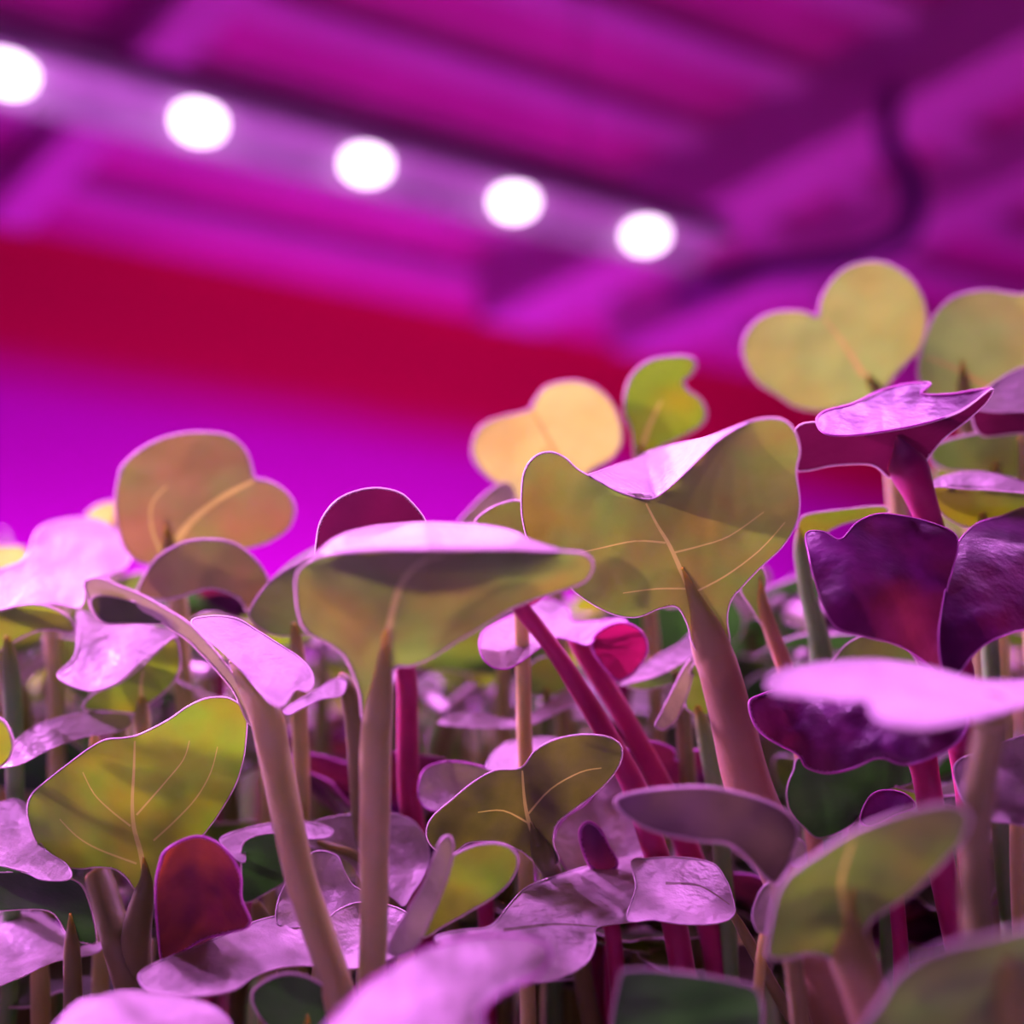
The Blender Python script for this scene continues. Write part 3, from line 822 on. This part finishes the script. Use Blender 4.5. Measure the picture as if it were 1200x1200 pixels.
sprout('arched yellow-olive cotyledon curving over below the standing two-lobed leaf at the left',
 [L([(160,697),(177,662),(193,647),(217,635),(243,632),(270,635),(290,647),(307,665),(317,687),(314,703),(300,715),(290,716),(280,702),(263,693),(243,690),(220,697),(200,702),(180,702)],
    93, a=0, b=4, k=(2.5,1,0), mat='tan', rim=.32)],
 [[(302,700,94,12),(303,730,95,16),(306,800,95,18),(312,900,95,18)]])
sprout('brightly lit white-lilac cotyledon at the left edge on the skyline',
 [L([(30,655),(42,625),(60,613),(87,608),(113,610),(133,620),(147,637),(153,652),(147,665),(130,673),(110,680),(100,697),(93,712),(67,708),(33,708),(-25,716),(-30,680),(0,668)], 99, a=2, b=-18, k=(0,-1,0), mat='lilac', wav=1.0, rim=.3)],
 [[(60,690,101,18),(62,730,101,20),(66,850,101,20)]])
sprout('small yellow cotyledon at the left edge just above the white-lilac one',
 [L([(-30,640),(0,640),(25,640),(36,650),(30,665),(10,675),(-30,688)], 108, a=0, b=3, mat='yellow', rim=.4)],
 [[(-10,660,110,18),(-10,720,110,18),(-8,820,110,20)]])
sprout('small yellow cotyledon half hidden behind the standing two-lobed leaf at the left',
 [L([(100,605),(115,592),(135,588),(150,600),(150,640),(120,645),(105,628)], 112, a=0, b=3, mat='yellow', rim=.4)],
 [[(135,630,113,18),(136,700,113,18),(138,800,113,20)]])
sprout('green blurred cotyledon arching at the left edge under the white-lilac one',
 [L([(-30,730),(0,716),(20,710),(43,708),(63,713),(80,723),(89,737),(83,742),(60,738),(40,741),(20,750),(0,762),(-30,775)], 90, a=0, b=6, k=(1,0,0), mat='green', rim=.3)],
 [[(10,745,91,14),(14,790,91,20),(18,900,91,20)]], 'stem_green')
sprout('white-topped cotyledon with yellow underside, left, behind the twisted pointed leaf',
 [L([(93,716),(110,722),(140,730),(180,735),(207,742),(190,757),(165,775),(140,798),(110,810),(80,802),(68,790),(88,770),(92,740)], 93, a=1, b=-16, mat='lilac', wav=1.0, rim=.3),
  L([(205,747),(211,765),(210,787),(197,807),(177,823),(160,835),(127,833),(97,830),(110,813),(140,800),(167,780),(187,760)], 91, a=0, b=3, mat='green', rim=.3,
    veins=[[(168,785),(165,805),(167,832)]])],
 [[(166,815,92,14),(166,840,92,18),(168,900,92,18)]])
sprout('lilac level cotyledon at the left edge above the heart-shaped leaf',
 [L([(-10,897),(15,872),(40,852),(80,839),(120,832),(147,835),(152,850),(130,859),(100,863),(60,877),(20,897)], 88, a=1, b=-15, mat='lilac', wav=.7)],
 [[(110,855,90,16),(112,900,90,18),(118,1000,90,20)]])
sprout('sliver of a green cotyledon at the left edge above the glossy lilac one',
 [L([(-30,838),(0,842),(12,858),(15,875),(5,895),(-30,905)], 74, a=0, b=2.5, mat='green', rim=.3)],
 [[(-20,880,75,18),(-20,920,75,20),(-18,1000,75,22)]], 'stem_green')
sprout('olive cotyledon with lilac upper margin, between the arched leaf and the umbrella-like leaf',
 [L([(292,722),(305,695),(322,677),(345,663),(372,652),(380,690),(372,735),(345,745),(315,742)], 90, a=0, b=3.5, mat='olive', rim=.3,
    top=([(292,722),(305,695),(322,677),(345,663),(372,652)], [(312,688),(325,672),(345,655),(372,640),(374,653),(345,664),(322,678)]), slope=14)],
 [[(345,730,92,16),(348,770,92,18),(352,880,92,20)]])
sprout('small olive cotyledon with pale margin tucked under the left lobe of the folded leaf',
 [L([(558,614),(568,600),(588,590),(612,588),(640,610),(630,635),(590,632)], 87, a=0, b=4, mat='olive', rim=.25)],
 [[(605,625,88,14),(608,660,88,16),(612,760,88,18)]])
sprout('blurred lilac cotyledon behind the pale-margined olive one left of the folded leaf',
 [L([(538,616),(550,598),(570,578),(590,566),(602,575),(600,600),(575,615)], 104, a=0, b=-4, mat='lilac', rim=.35)],
 [[(580,600,106,16),(583,650,106,18),(588,760,106,18)]])
# ---- middle gap under the folded leaf
sprout('bright magenta slanting stalk under the folded leaf, its top behind the umbrella-like leaf',
 [L([(545,668),(570,660),(610,665),(640,680),(630,705),(595,712),(560,700)], 86, a=0, b=8, mat='maroon')],
 [[(596,695,84,14),(612,715,84,20),(640,750,84,20),(665,785,84,22),(690,825,84,24),(715,870,84,26),(745,925,84,30),(770,1000,84,30)]], 'stem_magenta')
sprout('sprout with one bright lilac and one red cotyledon on a slanting magenta stalk',
 [L([(562,750),(570,735),(600,720),(625,703),(650,703),(667,715),(672,728),(700,727),(728,724),(735,735),(705,742),(690,756),(672,752),(650,748),(625,765),(600,782),(580,783),(565,770)], 89, a=0, b=-12, k=(-1,-2,0), mat='lilac', wav=.9, rimmat='rim_purple'),
  L([(693,757),(700,742),(720,731),(740,732),(755,745),(758,765),(745,785),(725,798),(712,787),(700,772)], 88, a=0, b=2, k=(3,0,0), mat='maroon', rim=.3)],
 [[(665,735,88,14),(680,757,88,24),(708,802,88,25),(738,852,88,25),(768,908,88,27),(800,980,88,30)]], 'stem_magenta')
sprout('lilac wedge-shaped cotyledon between the red cotyledon and the thick pink stalk',
 [L([(727,803),(745,787),(770,768),(795,755),(815,738),(818,765),(797,777),(770,792),(745,799)], 93, a=0, b=-8, mat='lilac'),
  L([(733,802),(770,792),(797,778),(815,768),(815,790),(790,800),(755,808)], 92, a=0, b=5, mat='olive')],
 [[(790,785,94,14),(800,830,94,18),(806,930,94,20)]], 'stem_dark')
sprout('narrow folded lilac cotyledon with a yellow partner, left of the thick pink stalk',
 [L([(768,850),(775,835),(790,805),(803,780),(812,773),(811,795),(797,835),(780,854)], 87, a=3, b=-1, mat='lilac', rim=.25),
  L([(803,825),(812,780),(828,782),(845,800),(840,830),(820,838)], 88, a=0, b=2.5, mat='green')],
 [[(818,825,88,14),(826,860,88,20),(835,910,88,22),(845,1000,88,22)]], 'stem_green')
sprout('bright lilac round cotyledon left of the dark olive leaf, lower centre',
 [L([(490,927),(495,905),(510,895),(540,893),(578,905),(560,927),(535,947),(510,951),(495,943)], 88, a=0, b=-4, k=(-2,-4,0), mat='lilac', wav=.7, rimmat='rim_purple'),
  L([(570,900),(580,880),(600,868),(640,864),(655,868),(632,882),(615,900),(590,904)], 90, a=0, b=-14, mat='lilac', wav=.6)],
 [[(560,925,90,12),(563,960,91,18),(568,1040,91,20)]], 'stem_magenta')
sprout('pinkish-lilac broad cotyledon behind and right of the dark olive leaf, lower centre',
 [L([(648,985),(660,960),(690,938),(715,905),(732,925),(745,960),(758,985),(752,1003),(710,1017),(670,1022),(655,1005)], 90, a=0, b=-4, k=(-1,-1,0), mat='lilac', wav=.6, rimmat='rim_purple')],
 [[(710,990,92,16),(712,1040,92,20),(716,1120,92,20)]], 'stem_magenta')
sprout('dark purple stubby bud leaf standing in front of the pinkish-lilac cotyledon',
 [L([(679,978),(683,966),(692,963),(704,972),(713,990),(724,1012),(712,1022),(694,1018),(684,1000)], 84, a=0, b=1, k=(12,0,0), mat='purple', rim=.4)],
 [[(705,1005,85,14),(712,1040,85,18),(720,1110,85,20)]], 'stem_magenta')
sprout('small twisted lilac cotyledon beside the brownish stalk behind the umbrella leaf stalk',
 [L([(333,832),(350,820),(375,806),(395,795),(405,800),(400,815),(375,820),(350,832),(338,838)], 85, a=0, b=-9, mat='lilac', wav=.7)],
 [[(398,790,86,16),(408,810,86,22),(416,860,86,22),(424,960,86,22)]], 'stem_dark')
sprout('lilac wavy cotyledon lying level under the slanting magenta stalks',
 [L([(515,848),(530,838),(560,835),(590,842),(620,838),(650,818),(685,806),(690,818),(660,832),(620,850),(590,853),(550,852)], 96, a=0, b=-9, mat='lilac', wav=.9)],
 [[(610,848,98,14),(613,900,98,18),(618,1000,98,20)]], 'stem_dark')
sprout('round olive cotyledon between the bright lilac one and the magenta stalks',
 [L([(612,800),(618,782),(635,770),(655,770),(668,785),(665,805),(645,815),(622,812)], 98, a=0, b=3, mat='green')],
 [[(640,805,99,14),(642,850,99,18),(645,950,99,20)]], 'stem_green')

# ================================================================== SPROUTS further back and in the gaps
def generic(h, tilt, size, mat, smat, lean, seed, rimm='rim'):
    """complete sprout in its own space: stem from the soil and two notched cotyledons"""
    rr = random.Random(seed)
    root = empty('microgreen_sprout', (0, 0, SOIL), '', 'sprout')
    top = Vector((lean, lean * .4, h))
    bm = bmesh.new()
    ps = [Vector(q) for q in smooth_line([(0, 0, -0.002), (lean * .1, 0, h * .4), (lean * .6, lean * .2, h * .8), tuple(top)], 5)]
    tube(bm, ps, [(0.0008 + 0.0002 * (i / len(ps))) * (.35 if i == len(ps) - 1 else 1) for i in range(len(ps))], 10)
    link('stem', bm, M[smat], root)
    half = [(0, 0), (.10, .10), (.30, .16), (.52, .32), (.60, .55), (.54, .80), (.36, .97), (.16, 1.0), (0, .86)]
    outl = half + [(-x, y) for x, y in half[-2:0:-1]]
    outl = smooth_line([(x * rr.uniform(.92, 1.08), y * rr.uniform(.95, 1.05)) for x, y in outl], 3, True)
    for s_ in (0, 1):
        az = s_ * math.pi + rr.uniform(-.3, .3) + 0.4
        el = tilt + rr.uniform(-.35, .35)
        sz = size * rr.uniform(.85, 1.1)
        u = Vector((math.cos(az), math.sin(az), 0)); v = Vector((-math.sin(az), math.cos(az), 0))
        fwd = u * math.cos(el) + H * math.sin(el); nrm = -u * math.sin(el) + H * math.cos(el)
        start = top + fwd * 0.003
        cup = rr.uniform(-.25, .15)
        def f(x, y):
            z = cup * (y * y) * sz - 0.35 * (x * x) * sz * (1 if rr_sign > 0 else -1) + 0.04 * sz * noise.noise(Vector((x * 4, y * 4, seed)))
            return start + v * (x * sz) + fwd * (y * sz) + nrm * z
        rr_sign = 1 if rr.random() < .6 else -1
        bm = bmesh.new()
        sheet(bm, outl, f, .11)
        tube(bm, [f(*p) for p in outl], 0.0001, 5, True, 1)
        tube(bm, [top - fwd * .0003, start, f(0, .12)], [.0007, .0007, .0003], 8, False, 1)
        link('cotyledon', bm, [M[mat], M[rimm]], root)
    return root


def copy_tree(o):
    c = o.copy(); COL.objects.link(c)
    for ch in o.children:
        d = ch.copy(); COL.objects.link(d); d.parent = c
    return c


KINDS = [('green', 'stem_dark', 'rim'), ('green', 'stem_green', 'rim'), ('lilac_shaded', 'stem_dark', 'rim'), ('lilac_shaded', 'stem_pink', 'rim'), ('olive', 'stem_dark', 'rim'), ('purple', 'stem_magenta', 'rim_purple'), ('dark', 'stem_green', 'rim')]  # mostly dark stems: the dimness of the gaps is put into their colour
protos = []
for i, (mt, sm_, rm) in enumerate(KINDS):
    for j, h in enumerate((0.040, 0.055, 0.070, 0.083)):
        protos.append((h, i, generic(h, (.15, .5, .0, .8)[(i + j) % 4], 0.0125, mt, sm_, (.003, -.004, .006, -.002)[(i * 3 + j) % 4], i * 10 + j, rm)))
used = set()
sky = [(-100, 640), (0, 650), (150, 660), (350, 700), (480, 700), (560, 650), (700, 640), (930, 660), (1060, 640), (1200, 560), (1300, 560)]
def skyline(x):
    for (a, b), (c, d) in zip(sky, sky[1:]):
        if a <= x <= c: return b + (d - b) * (x - a) / (c - a)
    return 640
LOOK = ['yellow-green', 'yellow-green', 'pale lilac', 'pale lilac', 'olive-brown', 'purple', 'dark green']
def spot(px, dd):
    z = [(130, 'near the left edge of the tray'), (330, 'behind the heart-shaped leaf'), (560, 'behind the umbrella-like leaf'),
         (800, 'behind the folded leaf'), (960, 'just right of the thick pink stalk'), (9999, 'behind the purple sprouts at the right')]
    z = next(t for q, t in z if px < q)
    r_ = 'in the nearest blurred row' if dd < 145 else 'mid-crowd' if dd < 230 else 'far back'
    return z, r_
d = 113.0
n_f = 0
while d < 285:
    step = 11 + (d - 100) * 0.04
    half = d * 0.5 + 14
    x = -half + R.uniform(0, step)
    while x < half:
        dd = d + R.uniform(-5, 5)
        px = 600 + x / dd * F
        # lowest pixel row its top may reach, from the skyline the photograph shows
        pyt = skyline(px) + R.uniform(10, 190 if dd < 150 else 90) + 18
        z = (at(px, pyt, dd)).z - SOIL
        hh = min(z, R.uniform(.060, .084))
        if hh > .022:
            kind = R.choices(range(7), (5, 4, 2, 2, 5, 4, 4))[0]
            h_, i_, pr = min((q for q in protos if q[1] == kind), key=lambda q: abs(q[0] - hh))
            if id(pr) in used: o = copy_tree(pr)
            else: o = pr; used.add(id(pr))
            sc = min(max((hh) / h_, .6), 1.2)
            q = at(px, 900, dd)
            o.location = (q.x, q.y + R.uniform(-.003, .003), SOIL)
            o.rotation_euler = (0, 0, R.uniform(0, 6.28))
            o.scale = (1, 1, 1) if abs(sc - 1) < .02 else (max(sc, .85), max(sc, .85), sc)
            z_, r_ = spot(px, dd)
            o['label'] = 'blurred %s sprout %s, %s' % (LOOK[kind], z_, r_)
            o['group'] = '%s sprouts %s, %s' % (LOOK[kind], z_, r_)
            n_f += 1
        x += step * R.uniform(.8, 1.25)
    d += step * 0.9
# low sprouts in the gaps of the front rows
low = []
for k in range(46):
    px = R.uniform(-60, 1260); dd = R.uniform(100, 112)
    pyt = R.uniform(940, 1150)
    z = at(px, pyt, dd).z - SOIL
    if z < .02: continue
    kind = R.choices(range(7), (1, 1, 1, 1, 4, 6, 6))[0]
    h_, i_, pr = min((q for q in protos if q[1] == kind), key=lambda q: abs(q[0] - z))
    if id(pr) in used: o = copy_tree(pr)
    else: o = pr; used.add(id(pr))
    q = at(px, 900, dd)
    o.location = (q.x, q.y, SOIL)
    o.rotation_euler = (0, 0, R.uniform(0, 6.28))
    sc = z / h_
    o.scale = (.9, .9, min(max(sc, .5), 1.2))
    z_, r_ = spot(px, dd)
    o['label'] = 'short %s sprout low in a gap, %s' % (LOOK[kind], z_)
    o['group'] = 'short %s sprouts in gaps, %s' % (LOOK[kind], z_)
    n_f += 1
for h_, i_, pr in protos:
    if id(pr) not in used:
        for ch in list(pr.children): bpy.data.objects.remove(ch)
        bpy.data.objects.remove(pr)
print('fillers', n_f)

# the far end of the crop, too many and too small to count
bm = bmesh.new()
rf = random.Random(3)
for k in range(1500):
    y = rf.uniform(.275, .55); x = rf.uniform(-.235, .295)
    h = rf.uniform(.05, .085) * (1.0 if y < .4 else .9)
    p = Vector((x, y, SOIL + .0016)); t = p + Vector((rf.uniform(-.006, .006), rf.uniform(-.006, .006), h))
    tube(bm, [p, t], .0009, 5, False, 1)
    for s_ in (0, 1):
        az = rf.uniform(0, 6.28); u = Vector((math.cos(az), math.sin(az), 0)); v = Vector((-u.y, u.x, 0)); el = rf.uniform(-.3, .8)
        fw = u * math.cos(el) + H * math.sin(el); nr = -u * math.sin(el) + H * math.cos(el); sz = .011
        ring = [bm.verts.new(t + v * (a * sz) + fw * (b * sz) - nr * (abs(a) * .25 * sz)) for a, b in ((0, 0), (.35, .2), (.6, .55), (.4, .98), (0, .85), (-.4, .98), (-.6, .55), (-.35, .2))]
        c_ = bm.verts.new(t + fw * (.5 * sz))
        mi = (0, 0, 2, 3)[rf.randrange(4)]
        for q in range(8):
            bm.faces.new((c_, ring[q], ring[(q + 1) % 8])).material_index = mi
o = link('far_sprouts', bm, [M['green'], M['stem_dark'], M['purple'], M['olive']])
o['kind'] = 'stuff'; o['label'] = 'mass of tiny blurred sprouts at the far end of the growing tray'; o['category'] = 'sprouts'
